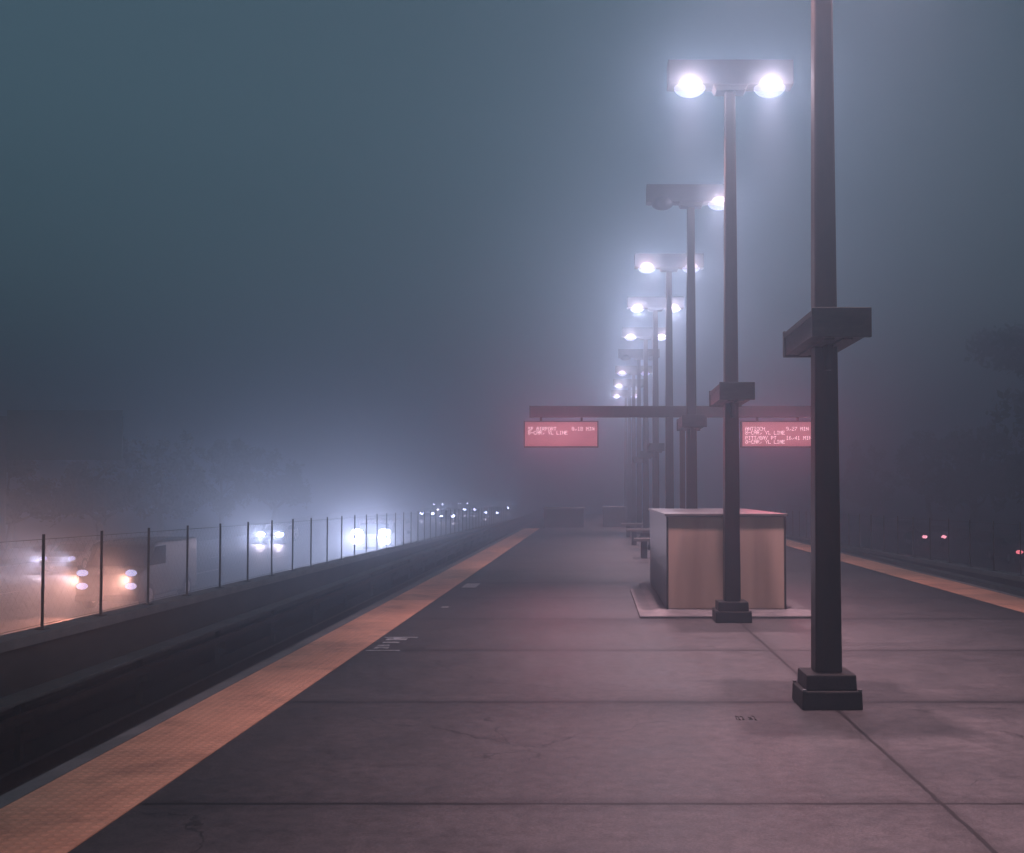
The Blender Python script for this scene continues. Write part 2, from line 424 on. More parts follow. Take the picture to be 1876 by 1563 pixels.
def trackbed(name, x0, x1):
    mb = MB(); mb.box(x0, x1, -10, 200, -2.3, -1.22)
    tag(mb.build(name, M["ballast"]), kind="structure")
trackbed("trackbed", -6.36, PX0+0.34)
trackbed("trackbed", PX1-0.34, 9.46)

def rail(x, label):
    mb = MB()
    prof = [(-0.07, 0), (0.07, 0), (0.07, 0.015), (0.012, 0.03), (0.012, 0.13), (0.036, 0.14), (0.036, 0.17), (-0.036, 0.17), (-0.036, 0.14), (-0.012, 0.13), (-0.012, 0.03), (-0.07, 0.015)]
    a = [mb.bm.verts.new((p[0], -10, p[1])) for p in prof]; b = [mb.bm.verts.new((p[0], 190, p[1])) for p in prof]
    n = len(prof)
    for i in range(n): mb.bm.faces.new((a[i], a[(i+1) % n], b[(i+1) % n], b[i]))
    mb.bm.faces.new(a[::-1]); mb.bm.faces.new(b)
    o = mb.build("rail", M["rail"]); o.location = (x, 0, -1.22)
    tag(o, label, "rail", "rails beside the platform")
rail(-3.85, "steel rail under the edge of the left platform side")
rail(-5.50, "steel rail nearer the third rail in the left trackbed")
rail(7.25, "steel rail under the edge of the right platform side")
rail(8.88, "steel rail farther from the platform in the right trackbed")
def third_rail(x, label):
    e = empty("third_rail", (x, 0, -1.22))
    tag(e, label, "third rail")
    MB().box(-0.14, 0.14, -10, 190, 0.66, 0.70, 0.006).box(-0.14, -0.11, -10, 190, 0.52, 0.659).build("cover_board", M["cover"], e)
    MB().box(-0.03, 0.05, -10, 190, 0.42, 0.50).build("power_rail", M["rail"], e)
    for k in range(36):
        y = 2.5+k*3.1
        MB().box(-0.11, -0.05, y, y+0.08, 0.0, 0.655).box(-0.05, 0.05, y, y+0.08, 0.30, 0.415).build("bracket", M["darkpost"], e)
third_rail(-5.95, "pale covered third rail running along the left trackbed")
third_rail(9.2, "covered third rail running along the right trackbed")

# track walls and fences ------------------------------------------------
def slope_z(y): return -0.0085*max(0.0, y-10.0)
def wall_fence(x, side, y0, y1, sp_, ztop, hpost, lw, lf):
    e = empty("track_wall", (x, 0, 0)); tag(e, lw, "wall")
    def strip(xa, xb, za, zb, nm, mat):
        mb = MB()
        ys = [-10, 10, 60, 150]
        rows = []
        for y in ys:
            s = slope_z(y)
            rows.append([mb.bm.verts.new(p) for p in ((xa, y, za if za < -2 else za+s), (xb, y, za if za < -2 else za+s), (xb, y, zb+s), (xa, y, zb+s))])
        for a, b in zip(rows, rows[1:]):
            for i in range(4): mb.bm.faces.new((a[i], a[(i+1) % 4], b[(i+1) % 4], b[i]))
        mb.bm.faces.new(rows[0][::-1]); mb.bm.faces.new(rows[-1])
        return mb.build(nm, mat, e)
    strip(-0.11, 0.11, -2.34, ztop-0.11, "body", M["concrete"])
    strip(-0.17, 0.17, ztop-0.108, ztop, "coping", M["coping"])
    f = empty("fence", (x, 0, 0)); tag(f, lf, "fence")
    ys = []
    y = y0
    while y < y1: ys.append(y); y += sp_
    for i, y in enumerate(ys):
        z = ztop+slope_z(y)
        mb = MB(); mb.box(-0.014, 0.014, y-0.014, y+0.014, z-0.002, z+hpost, 0.004)
        mb.box(-0.06, 0.06, y-0.06, y+0.06, z+0.001, z+0.014)
        mb.build("post", M["darkpost"], f)
    w = MB()
    for a, b in zip(ys, ys[1:]):
        za, zb = ztop+slope_z(a)+0.06, ztop+slope_z(b)+0.06
        H = hpost-0.12
        for zz in (0, H): w.tube((0, a, za+zz), (0, b, zb+zz), 0.0025, n=4, caps=False)
        step = 0.16 if a < 30 else 0.32
        L = b-a; k = -H
        while k < L:
            t0, t1 = max(0, -k)/H, min(H, L-k)/H
            if t1 > t0:
                p = lambda t: (k+t*H)
                for up in (0, 1):
                    def zf(t): return (t if up else 1-t)*H
                    ya, yb = p(t0), p(t1)
                    w.tube((0, a+ya, za+(zb-za)*ya/L+zf(t0)), (0, a+yb, za+(zb-za)*yb/L+zf(t1)), 0.0005, n=3, caps=False)
            k += step
    w.build("wire_mesh", M["darkpost"], f)
wall_fence(-6.5, -1, 8.55, 84, 1.565, 0.0, 1.12, "low concrete track wall with pale coping left of the platform",
           "dark wire fence on the track wall in front of the freeway headlights")
wall_fence(9.62, 1, 10.0, 84, 1.7, -0.17, 1.2, "low concrete track wall with pale coping right of the platform",
           "dark wire fence on the track wall in front of the red tail lights")

# freeway ---------------------------------------------------------------
def road_z(y): return -2.22 + (0 if y < 95 else 0.0135*(y-95))
def road(xa, xb, nm, lines):
    ys = [-30, 20, 60, 95, 110, 140, 180, 230]
    mb = MB(); 
    for a, b in zip(ys, ys[1:]):
        mb.quad((xa, a, road_z(a)), (xb, a, road_z(a)), (xb, b, road_z(b)), (xa, b, road_z(b)))
    # embankment below the rising part
    for x_ in (xa, xb):
        for a, b in zip(ys[3:], ys[4:]):
            mb.quad((x_, a, road_z(a)), (x_, b, road_z(b)), (x_, b, -2.36), (x_, a, -2.36))
    bmesh.ops.remove_doubles(mb.bm, verts=mb.bm.verts[:], dist=0.001)
    tag(mb.build(nm, M["asphalt"]), kind="structure")
    p = MB()
    for x, dashed in lines:
        y = -20
        while y < 220:
            L = 3.0 if dashed else 10
            if y+L > 228: break
            p.quad((x-0.06, y, road_z(y)+0.006), (x+0.06, y, road_z(y)+0.006), (x+0.06, y+L, road_z(y+L)+0.006), (x-0.06, y+L, road_z(y+L)+0.006))
            y += 12 if dashed else 10
    tag(p.build("lane_marking", M["paint"]), kind="structure")
road(-31.0, -8.5, "freeway", [(-9.6, False), (-14.8, True), (-18.4, True), (-22.0, True), (-25.6, True), (-29.8, False)])
road(11.5, 30.0, "freeway", [(12.4, False), (16.2, True), (19.9, True), (23.6, True), (28.8, False)])
def barrier(x, label):
    mb = MB()
    prof = [(-0.3, 0), (0.3, 0), (0.28, 0.1), (0.12, 0.32), (0.09, 0.82), (-0.09, 0.82), (-0.12, 0.32), (-0.28, 0.1)]
    ys = [-20, 95, 140, 225]
    rows = [[mb.bm.verts.new((p[0], y, p[1]+road_z(y)+0.002)) for p in prof] for y in ys]
    for a, b in zip(rows, rows[1:]):
        for i in range(8): mb.bm.faces.new((a[i], a[(i+1) % 8], b[(i+1) % 8], b[i]))
    mb.bm.faces.new(rows[0][::-1]); mb.bm.faces.new(rows[-1])
    o = mb.build("road_barrier", M["concrete"]); o.location.x = x
    tag(o, label, "barrier")
barrier(-30.5, "dark concrete barrier along the far shoulder of the left freeway")
barrier(29.5, "dark concrete barrier along the far shoulder of the right freeway")

# ------------------------------------------------------------------ lamp posts
def new_light(kind, name, energy, col, loc, parent, size=0.12, rot=None, spot=None, blend=1.0):
    d = bpy.data.lights.new(name, kind); d.energy = energy; d.color = col
    d.shadow_soft_size = size
    if kind == 'SPOT': d.spot_size = spot; d.spot_blend = blend
    o = bpy.data.objects.new(name, d); o.location = loc
    if rot: o.rotation_euler = rot
    return link(o, parent)
H = 6.96
def lamp_proto():
    ms = {}
    def grab(o): me = o.data; bpy.data.objects.remove(o); return me
    ms["plinth"] = grab(MB().frustum(0, 0, 0, 0.135, 0.445, 0.435, bev=0.012).build("base_plinth", M["base"]))
    ms["collar"] = grab(MB().frustum(0, 0, 0.136, 0.25, 0.375, 0.365, bev=0.010).build("base_collar", M["base"]))
    p = MB(); p.frustum(0, 0, 0.251, H-0.36, 0.200, 0.128, bev=0.016)
    ms["pole"] = grab(p.build("pole", M["pole"]))
    p = MB()
    # cable trough round the pole, along the platform: end caps, rim and underside lip
    p.box(-0.195, 0.195, -0.60, 0.60, 2.70, 2.86, 0.008)
    for yy in (-0.615, 0.575): p.box(-0.21, 0.21, yy, yy+0.04, 2.685, 2.895, 0.005)
    p.box(-0.205, -0.196, -0.574, 0.574, 2.84, 2.88); p.box(0.196, 0.205, -0.574, 0.574, 2.84, 2.88)
    p.box(-0.10, -0.03, -0.50, 0.50, 2.683, 2.6995); p.box(0.03, 0.10, -0.50, 0.50, 2.683, 2.6995)
    ms["trough"] = grab(p.build("cable_trough", M["trough"]))
    p = MB()
    # gusset bracket under the trough, shared by the fore and aft sides of the pole
    p.frustum(0, 0, 2.50, 2.682, 0.05, 0.05, 0.05, 0.14, bev=0.003)
    ms["bracket"] = grab(p.build("trough_bracket", M["pole"]))
    p = MB(); p.box(-0.78, 0.78, -0.14, 0.14, H-0.31, H, 0.012)
    ms["arm"] = grab(p.build("lamp_housing", M["head"]))
    p = MB(); p.frustum(0, 0, H-0.38, H-0.312, 0.36, 0.43, 0.22, 0.26, bev=0.008)
    ms["neck"] = grab(p.build("neck", M["head"]))
    p = MB(); 
    bmesh.ops.create_uvsphere(p.bm, u_segments=20, v_segments=12, radius=1.0)
    for v in p.bm.verts: v.co = Vector((v.co.x*0.20, v.co.y*0.205, v.co.z*0.12))
    ms["lens"] = grab(p.build("lens", M["lens_on"]))
    p = MB(); p.box(-0.014, 0.014, -0.014, 0.014, 0, 0.016, 0.004); 
    ms["bolt"] = grab(p.build("anchor_bolt", M["galv"]))
    return ms
LP = lamp_proto()
lens_meshes = {"on": LP["lens"]}
for k, mm in (("mid", "lens_mid"), ("off", "lens_off")):
    c = LP["lens"].copy(); c.materials.clear(); c.materials.append(M[mm]); lens_meshes[k] = c
def lamp_post(y, left, right, trough, label, power=1.0, x=1.70, lens="on", bolts=True):
    e = empty("lamp_post", (x, y, 0)); tag(e, label, "lamp post", "lamp posts along the middle of the platform")
    def add(nm, me, loc=(0, 0, 0), parent=e):
        o = bpy.data.objects.new(nm, me); o.location = loc; return link(o, parent)
    pl = add("base_plinth", LP["plinth"]); add("base_collar", LP["collar"])
    if bolts:
        for sx in (-1, 1):
            for sy in (-1, 1): add("anchor_bolt", LP["bolt"], (sx*0.203, sy*0.203, 0.134), pl)
    add("pole", LP["pole"])
    if trough: add("cable_trough", LP["trough"]); add("trough_bracket", LP["bracket"], (0, -0.15, 0)); add("trough_bracket", LP["bracket"], (0, 0.15, 0))
    a = add("lamp_housing", LP["arm"]); add("neck", LP["neck"])
    for s, on in ((-1, left), (1, right)):
        add("lens", lens_meshes[lens if on > 0 else "off"], (s*0.50, 0, H-0.30), a)
        if on > 0:
            new_light('POINT', "lamp_light", POLE_LIGHT*on*power*(0.55 if y < 10 else 1.0 if y < 25 else 1.5), LAMP_COL, (s*0.50, -0.172, H-0.335), e, 0.025)
            ar = bpy.data.lights.new("lamp_beam", 'AREA'); ar.shape = 'DISK'; ar.size = 0.32; ar.spread = R(76)
            ar.energy = POOL_LIGHT*on*power; ar.color = POOL_COL
            ao = bpy.data.objects.new("lamp_beam", ar); ao.location = (s*0.50, 0, H-0.43); link(ao, e)
lamp_post(2.80, 1, 1, True, "lamp post just behind the viewer, outside the picture", 1.0)
lamp_post(8.45, 1, 1, True, "nearest tall dark lamp post with stepped base, its top cut off by the frame", 1.0, x=1.745)
lamp_post(13.85, 1, 1, True, "lamp post with two bright glowing lamps standing before the stair enclosure", 1.15)
lamp_post(19.5, 0, 1, True, "lamp post with its left lamp dark and right lamp lit", 1.0)
lamp_post(25.2, 1, 0.6, False, "lamp post right behind the dark lamp one, bright left lamp, no cable trough", 1.0)
lamp_post(30.8, 1, 1, True, "fourth lit lamp post from the front with a wide left glow", 1.0, lens="mid")
lamp_post(36.6, 0.8, 0.8, True, "hazy lamp post with two small lit lamps, fourth behind the enclosure", 1.0, lens="mid", bolts=False)
lamp_post(42.2, 0, 0, True, "hazy lamp post with both lamps dark, deep in the fog", 1.0, bolts=False)
lamp_post(47.8, 0.8, 0.5, False, "faint lamp post in fog, third from the far end", 1.0, lens="mid", bolts=False)
lamp_post(53.5, 0.8, 0.0, True, "faint lamp post in fog with only its left lamp lit", 1.0, lens="mid", bolts=False)
lamp_post(59.3, 0.8, 0.8, False, "farthest faint lamp post, two dots of light above the sign beam", 1.0, lens="mid", bolts=False)

# ------------------------------------------------------------------ sign gantry
FONT = {
"A":"01110 10001 10001 11111 10001 10001 10001","B":"11110 10001 10001 11110 10001 10001 11110","C":"01111 10000 10000 10000 10000 10000 01111",
"E":"11111 10000 10000 11110 10000 10000 11111","F":"11111 10000 10000 11110 10000 10000 10000","H":"10001 10001 10001 11111 10001 10001 10001",
"I":"01110 00100 00100 00100 00100 00100 01110","L":"10000 10000 10000 10000 10000 10000 11111","M":"10001 11011 10101 10101 10001 10001 10001",
"N":"10001 11001 10101 10101 10011 10001 10001","O":"01110 10001 10001 10001 10001 10001 01110","P":"11110 10001 10001 11110 10000 10000 10000",
"R":"11110 10001 10001 11110 10100 10010 10001","S":"01111 10000 10000 01110 00001 00001 11110","T":"11111 00100 00100 00100 00100 00100 00100",
"Y":"10001 10001 01010 00100 00100 00100 00100","0":"01110 10001 10011 10101 11001 10001 01110","1":"00100 01100 00100 00100 00100 00100 01110",
"2":"01110 10001 00001 00110 01000 10000 11111","4":"00010 00110 01010 10010 11111 00010 00010","6":"01110 10000 10000 11110 10001 10001 01110",
"7":"11111 00001 00010 00100 01000 01000 01000","8":"01110 10001 10001 01110 10001 10001 01110","9":"01110 10001 10001 01111 00001 00001 01110",
"-":"00000 00000 00000 11111 00000 00000 00000",",":"00000 00000 00000 00000 00110 00100 01000","/":"00001 00001 00010 00100 01000 10000 10000"," ":"0 0 0 0 0 0 0"}
def led_text(mb, s, x, z, ch, yy, right=False):
    pz = ch/7.0; px = 0.0095; adv = px*5.75
    if right: x = x-len(s)*adv
    for c in s:
        rows = FONT[c].split()
        for r, row in enumerate(rows):
            for k, b in enumerate(row):
                if b == "1":
                    mb.box(x+k*px, x+k*px+px*0.8, yy-0.004, yy, z-(r+1)*pz, z-(r+1)*pz+pz*0.8)
        x += adv
def screen_mat():
    m = bpy.data.materials.new("led_screen"); m.use_nodes = True
    n, l = m.node_tree.nodes, m.node_tree.links
    b = n["Principled BSDF"]; b.inputs["Base Color"].default_value = (0.05, 0.02, 0.02, 1); b.inputs["Roughness"].default_value = 0.35
    geo = n.new("ShaderNodeNewGeometry")
    nz = n.new("ShaderNodeTexNoise"); nz.inputs["Scale"].default_value = 1.6; nz.inputs["Detail"].default_value = 2; l.new(geo.outputs["Position"], nz.inputs[0])
    cr = n.new("ShaderNodeValToRGB")
    cr.color_ramp.elements[0].position = 0.3; cr.color_ramp.elements[0].color = (0.36, 0.09, 0.10, 1)
    cr.color_ramp.elements[1].position = 0.7; cr.color_ramp.elements[1].color = (0.52, 0.15, 0.17, 1)
    l.new(nz.outputs[0], cr.inputs[0]); l.new(cr.outputs[0], b.inputs["Emission Color"]); b.inputs["Emission Strength"].default_value = 0.85
    try: m.cycles.emission_sampling = 'FRONT'
    except Exception: pass
    return m
M["screen"] = screen_mat()
GY = 21.5
def gantry():
    e = empty("sign_gantry", (1.70, GY, 0)); tag(e, "thin post with long crossbeam carrying the two red departure boards", "sign gantry")
    MB().box(-0.05, 0.05, -0.05, 0.05, 0.02, 3.02, 0.006).build("post", M["pole"], e)
    MB().box(-0.16, 0.16, -0.16, 0.16, 0, 0.019, 0.003).build("base_plate", M["base"], e)
    MB().box(-2.93, 2.60, -0.09, 0.09, 3.021, 3.235, 0.008).box(-2.935, -2.931, -0.10, 0.10, 3.015, 3.24).build("crossbeam", M["pole"], e)
gantry()
def board(x0, x1, lines, label):
    xc = (x0+x1)/2
    z0, z1 = 2.44, 2.945
    e = empty("departure_board", (xc, GY, z0)); tag(e, label, "departure board", "departure boards under the crossbeam")
    w = (x1-x0)/2; h = z1-z0
    c = MB(); c.box(-w, w, -0.09, 0.09, 0, h, 0.01)
    c.build("casing", M["sleeve"], e)
    fr = MB()
    fr.box(-w, w, -0.112, -0.0905, 0, 0.022).box(-w, w, -0.112, -0.0905, h-0.022, h).box(-w, -w+0.022, -0.112, -0.0905, 0.0221, h-0.0221).box(w-0.022, w, -0.112, -0.0905, 0.0221, h-0.0221)
    fr.build("frame", M["sleeve"], e)
    s = MB(); s.box(-w+0.023, w-0.023, -0.098, -0.0905, 0.023, h-0.023)
    sc = s.build("screen", M["screen"], e)
    t = MB()
    for kind, s_, z in lines:
        if kind == "M": led_text(t, s_, w-0.56, h-z, 0.070, -0.1005)
        elif kind == "L": led_text(t, s_, -w+0.08, h-z, 0.070, -0.1005)
        else: led_text(t, s_, w-0.07, h-z, 0.070, -0.1005, True)
    t.build("lettering", M["letters"], sc)
    for s_ in (-1, 1):
        MB().box(s_*w*0.55-0.02, s_*w*0.55+0.02, -0.02, 0.02, h+0.0005, 3.020-z0).build("hanger", M["pole"], e)
    # the boards give off red light into the fog
    d = bpy.data.lights.new("board_light", 'AREA'); d.shape = 'RECTANGLE'; d.size = x1-x0-0.1; d.size_y = h-0.06
    d.energy = 19; d.color = (1.0, 0.17, 0.24); d.spread = R(150)
    o = bpy.data.objects.new("board_light", d); o.location = (0, -0.125, h/2); o.rotation_euler = (R(-90), 0, 0); link(o, e)
board(-1.34, 0.085, [("L", "SF AIRPORT", 0.115), ("L", "8-CAR, YL LINE", 0.190), ("R", "8,18 MIN", 0.115)],
      "red glowing departure board reading SF AIRPORT, left end of the crossbeam")
board(2.82, 4.24, [("L", "ANTIOCH", 0.115), ("L", "8-CAR, YL LINE", 0.190), ("L", "PITT/BAY PT", 0.290), ("L", "8-CAR, YL LINE", 0.365), ("M", "9,27 MIN", 0.115), ("M", "16,41 MIN", 0.290)],
      "red glowing departure board with four lines starting ANTIOCH, right end of the crossbeam")

# ------------------------------------------------------------------ stair enclosure
def enclosure():
    x0, x1, y0, y1, zt = 0.96, 2.52, 14.75, 19.15, 1.30
    e = empty("stair_enclosure", ((x0+x1)/2, y0, 0)); tag(e, "waist high beige panelled box with pale cap behind the second lamp post", "enclosure")
    cx = (x0+x1)/2
    X = lambda v: v-cx
    MB().box(X(x0), X(x1), 0.03, y1-y0, 0.05, zt-0.03).build("core", M["steel"], e)
    for a, b in ((x0+0.02, 1.735), (1.747, x1-0.02)):
        MB().box(X(a), X(b), 0.0, 0.028, 0.06, zt-0.04, 0.003).build("front_panel", M["panel"], e)
    MB().box(X(x0)-0.006, X(x0)+0.018, -0.006, 0.0295, 0.051, zt-0.032).build("corner_trim", M["base"], e)
    MB().box(X(x1)-0.018, X(x1)+0.006, -0.006, 0.0295, 0.051, zt-0.032).build("corner_trim", M["base"], e)
    MB().box(X(x0)-0.03, X(x1)+0.03, -0.03, y1-y0+0.03, zt-0.028, zt+0.005, 0.004).build("cap", M["cap"], e)
    s = MB()
    s.box(X(0.58), X(2.86), -0.60, y1-y0-1.1, 0.0, 0.028, 0.006)
    s.build("apron", M["apron"], e)
    k = MB(); k.frustum(0, (y1-y0)/2-0.06, 0.0285, 0.049, 1.95, 1.75, y1-y0+0.44, y1-y0+0.20)
    k.build("kerb", M["apron"], e)
enclosure()
def low_box(x0, x1, y0, y1, zt, label):
    e = empty("barrier_box", ((x0+x1)/2, y0, 0)); tag(e, label, "enclosure", "low enclosures at the platform end")
    w = (x1-x0)/2
    MB().box(-w, w, 0, y1-y0, 0.0, zt-0.05, 0.01).build("body", M["concrete"], e)
    MB().box(-w-0.03, w+0.03, -0.03, y1-y0+0.03, zt-0.049, zt, 0.006).build("cap", M["cap"], e)
low_box(-2.2, -0.45, 49.3, 52.5, 0.86, "faint low grey box left of the gap at the platform end")
low_box(0.42, 1.42, 50.2, 53.0, 0.90, "faint low grey box right of the gap at the platform end")
def bench(y, label):
    e = empty("bench", (1.72, y, 0)); tag(e, label, "bench", "benches between the lamp posts")
    MB().box(-0.76, 0.76, -0.24, 0.24, 0.40, 0.475, 0.008).build("seat", M["wood"], e)
    for x in (-0.52, 0.52):
        MB().box(x-0.07, x+0.07, -0.19, 0.19, 0, 0.399, 0.006).build("leg", M["base"], e)
bench(26.9, "pale topped bench half hidden behind the beige stair enclosure")
bench(33.5, "faint bench in the fog beyond the half hidden bench")
bench(39.2, "farthest bench, lost in the fog among the far posts")

# platform paint marks: small bars stencilled beside the strip
def mark(name, rects, z, mat, label, cat):
    cx, cy_ = rects[0][0], rects[0][2]
    if len(rects) == 1:
        x0, x1, y0, y1 = rects[0]
        tag(MB().box(x0, x1, y0, y1, -0.001, z).build(name, mat), label, cat); return
    e = empty(name, (cx, cy_, 0)); tag(e, label, cat)
    for x0, x1, y0, y1 in rects: MB().box(x0-cx, x1-cx, y0-cy_, y1-cy_, -0.001, z).build("stroke", mat, e)
mark("painted_mark", [(-2.29, -1.93, 12.28, 12.33), (-2.24, -2.02, 12.08, 12.20), (-2.18, -2.10, 12.20, 12.285), (-2.23, -2.06, 11.86, 11.93), (-2.24, -2.12, 11.64, 11.70),
      (-2.24, -2.10, 11.50, 11.55), (-2.24, -2.20, 11.44, 11.51), (-2.14, -2.10, 11.44, 11.51), (-2.29, -1.95, 11.28, 11.32)], 0.004, M["markpaint"],
     "worn white stencilled marking beside the orange strip", "marking")
mark("painted_square", [(-2.20, -1.97, 18.65, 19.45)], 0.004, M["markpaint"], "small worn white paint patch farther along the orange strip", "marking")
mark("painted_dash", [(-2.10, -2.01, 15.45, 15.58)], 0.004, M["markpaint"], "tiny white paint dash between the stencil and the paint patch", "marking")
def stamp():
    mb = MB(); rnd = random.Random(3)
    x = 0.975
    for k in range(6):
        y = 7.86
        w = 0.024
        pts = [(x, y+rnd.uniform(0, .05)), (x+w*0.2, y+0.15+rnd.uniform(-.02, .02)), (x+w*0.9, y+0.13), (x+w*0.7, y+0.06), (x+w, y+rnd.uniform(0, .05)), (x+w*0.4, y+0.03)]
        for a, b in zip(pts[rnd.randint(0, 1):], pts[1+rnd.randint(0, 1):]):
            mb.tube((a[0], a[1], 0.0005), (b[0], b[1], 0.0005), 0.0035, n=4)
        x += 0.028
    o = mb.build("stamped_mark", M["tyre"]); tag(o, "small dark stamped scrawl on the concrete left of the nearest post base", "marking")
stamp()

# ------------------------------------------------------------------ vehicles
def sedan_profile():
    return [(-2.25, 0.30), (-2.28, 0.55), (-2.15, 0.74), (-1.25, 0.88), (-0.55, 1.32), (0.75, 1.40), (1.45, 1.05), (2.20, 0.98), (2.28, 0.55), (2.22, 0.30)]
def van_profile():
    return [(-2.6, 0.35), (-2.66, 0.75), (-2.55, 1.15), (-1.95, 1.32), (-1.35, 2.05), (-1.1, 2.14), (2.5, 2.16), (2.62, 2.0), (2.65, 0.45), (2.6, 0.35)]
# one set of meshes for each kind of vehicle, shared by every vehicle of that kind
def vehicle_meshes(prof, w, glass_prof, wheels, r, pm, stem):
    ms = {}
    def grab(o): me = o.data; bpy.data.objects.remove(o); return me
    b = MB(); b.prism_x(prof, -w, w, bev=0.07); ms["body"] = grab(b.build(stem+"_body", pm))
    for s in (-1, 1):
        g = MB(); f = [g.bm.verts.new((s*(w+0.004), y, z)) for y, z in glass_prof]; g.bm.faces.new(f)
        ms["side_window"+str(s)] = grab(g.build(stem+"_glass", M["glass"]))
    t = MB()
    t.tube((-0.11, 0, 0), (0.11, 0, 0), r, n=20)
    ms["wheel"] = grab(t.build("wheel", M["tyre"]))
    t = MB(); t.tube((-0.114, 0, 0), (0.114, 0, 0), r*0.6, n=16); ms["rim"] = grab(t.build("rim", M["rim"]))
    return ms
SP, VP = sedan_profile(), van_profile()
SG = [(-1.05, 0.95), (-0.55, 1.25), (0.70, 1.32), (1.25, 1.03), (1.2, 0.95)]
VG = [(-1.85, 1.38), (-1.3, 1.98), (-0.4, 2.0), (-0.4, 1.38)]
def ellipse_lamp(w, h):
    mb = MB()
    vs = [mb.bm.verts.new((math.cos(t)*w, -0.03, math.sin(t)*h)) for t in [i*math.pi/6 for i in range(12)]]
    vb = [mb.bm.verts.new((math.cos(t)*w*1.1, 0.03, math.sin(t)*h*1.1)) for t in [i*math.pi/6 for i in range(12)]]
    c = mb.bm.verts.new((0, -0.05, 0))
    for i in range(12):
        j = (i+1) % 12
        mb.bm.faces.new((vs[i], vs[j], c)); mb.bm.faces.new((vb[i], vb[j], vs[j], vs[i]))
    mb.bm.faces.new(vb)
    return mb
def grabm(mb, nm, mat):
    o = mb.build(nm, mat); me = o.data; bpy.data.objects.remove(o); return me
cache = {}
def vehicle(kind, x, y, label, group, lamp, power, col, paint, z=None, tail=False, hz=None, big=1.0):
    z = road_z(y) if z is None else z
    prof, w, gp, r = (SP, 0.90, SG, 0.33) if kind == "car" else (VP, 1.02, VG, 0.40)
    key = (kind, paint)
    if key not in cache: cache[key] = vehicle_meshes(prof, w, gp, None, r, PAINT[paint], kind)
    ms = cache[key]
    e = empty(kind, (x, y, z), math.pi if tail else 0); tag(e, label, kind, group)
    def add(nm, me, loc=(0, 0, 0), parent=e):
        o = bpy.data.objects.new(nm, me); o.location = loc; return link(o, parent)
    add("body", ms["body"]); add("side_window", ms["side_window-1"]); add("side_window", ms["side_window1"])
    ws_key = (kind, "front")
    if ws_key not in cache:
        q = MB()
        if kind == "car": q.quad((-0.74, -1.19, 0.922), (0.74, -1.19, 0.922), (0.62, -0.64, 1.275), (-0.62, -0.64, 1.275))
        else: q.quad((-0.88, -1.92, 1.37), (0.88, -1.92, 1.37), (0.80, -1.44, 1.955), (-0.80, -1.44, 1.955))
        bmesh.ops.translate(q.bm, verts=q.bm.verts[:], vec=(0, -0.02, 0.012))
        cache[ws_key] = grabm(q, "windscreen", M["glass"])
        q = MB(); yb = -2.30 if kind == "car" else -2.68
        q.box(-w*0.97, w*0.97, yb-0.04, yb+0.2, 0.30, 0.50, 0.03); cache[(kind, "bumper")] = grabm(q, "bumper", M["bumper"])
        q = MB(); q.box(-0.42, 0.42, yb-0.015, yb+0.02, 0.54, 0.68, 0.005); cache[(kind, "grille")] = grabm(q, "grille", M["bumper"])
    add("windscreen", cache[ws_key]); add("bumper", cache[(kind, "bumper")]); add("grille", cache[(kind, "grille")])
    for yy in ((-1.45, 1.4) if kind == "car" else (-1.75, 1.65)):
        for sx in (-1, 1):
            wh = add("wheel", ms["wheel"], (sx*(w-0.10), yy, r)); add("rim", ms["rim"], (0, 0, 0), wh)
    hs = hz or ([0.66] if kind == "car" else [0.80])
    if kind == "van" and hz is None: hs = [0.78, 1.20]
    yf = (2.30 if tail else -2.30) if kind == "car" else -2.68
    for sx in (-1, 1):
        for hgt in hs:
            kk = (lamp, big, kind)
            if kk not in cache: cache[kk] = grabm(ellipse_lamp(0.17*big, 0.10*big), "headlight", M[lamp])
            o = add("tail_light" if tail else "headlight", cache[kk], (sx*(w-0.24), yf, hgt))
            if tail: o.rotation_euler = (0, 0, math.pi)
        if power > 0:
            yy = yf-0.12 if not tail else yf+0.12
            new_light('SPOT', "beam", power, col, (sx*(w-0.24), yy, sum(hs)/len(hs)), e, 0.04,
                      (R(-86), 0, 0) if not tail else (R(90), 0, 0), R(58), 1.0)
    return e
FG = "vehicles coming with headlights on along the left freeway"
BLU = (0.98, 0.80, 1.0)
ORG = (1.0, 0.34, 0.22)
vehicle("van", -15.6, 38.6, "van with stacked headlights in an orange glow behind the fence, nearest vehicle", FG, "head_near", 2300, ORG, 0)
vehicle("car", -25.2, 55, "car with two white headlights left of the orange glowing van", FG, "head_near", 1100, BLU, 1)
vehicle("car", -23.6, 84, "car in a round white glow right of the van, between the fence posts", FG, "head_far", 2300, BLU, 2, big=1.8)
vehicle("van", -12.6, 66, "van in the widest white glow, nearest the track wall past the fence posts", FG, "head_far", 2500, BLU, 2, hz=[1.0, 1.5], big=1.8)
vehicle("car", -17.2, 98, "car in a pinkish glow right behind the widest glow", FG, "head_far", 260, (1.0, 0.6, 0.6), 3)
vehicle("car", -20.9, 112, "dim car left of the pinkish glowing one, among lane lights", FG, "head_far", 200, BLU, 4)
fars = [(-16.2, 126, "distant car whose two lamps sit lowest in the far cluster"), (-19.6, 134, "distant car just left of the lowest far pair of lamps"),
        (-16.4, 150, "distant car in the middle of the far cluster of headlights"), (-12.6, 158, "distant car at the right end of the far cluster, next to the platform"),
        (-12.4, 138, "distant car beneath the right end of the far cluster"), (-24.4, 178, "distant car at the upper left of the far cluster"),
        (-21.4, 186, "topmost distant car in the far cluster of headlights")]
for i, (x, y, lb) in enumerate(fars):
    vehicle("car", x, y, lb, FG, "head_vfar", 320, BLU, i % 4, big=1.0)
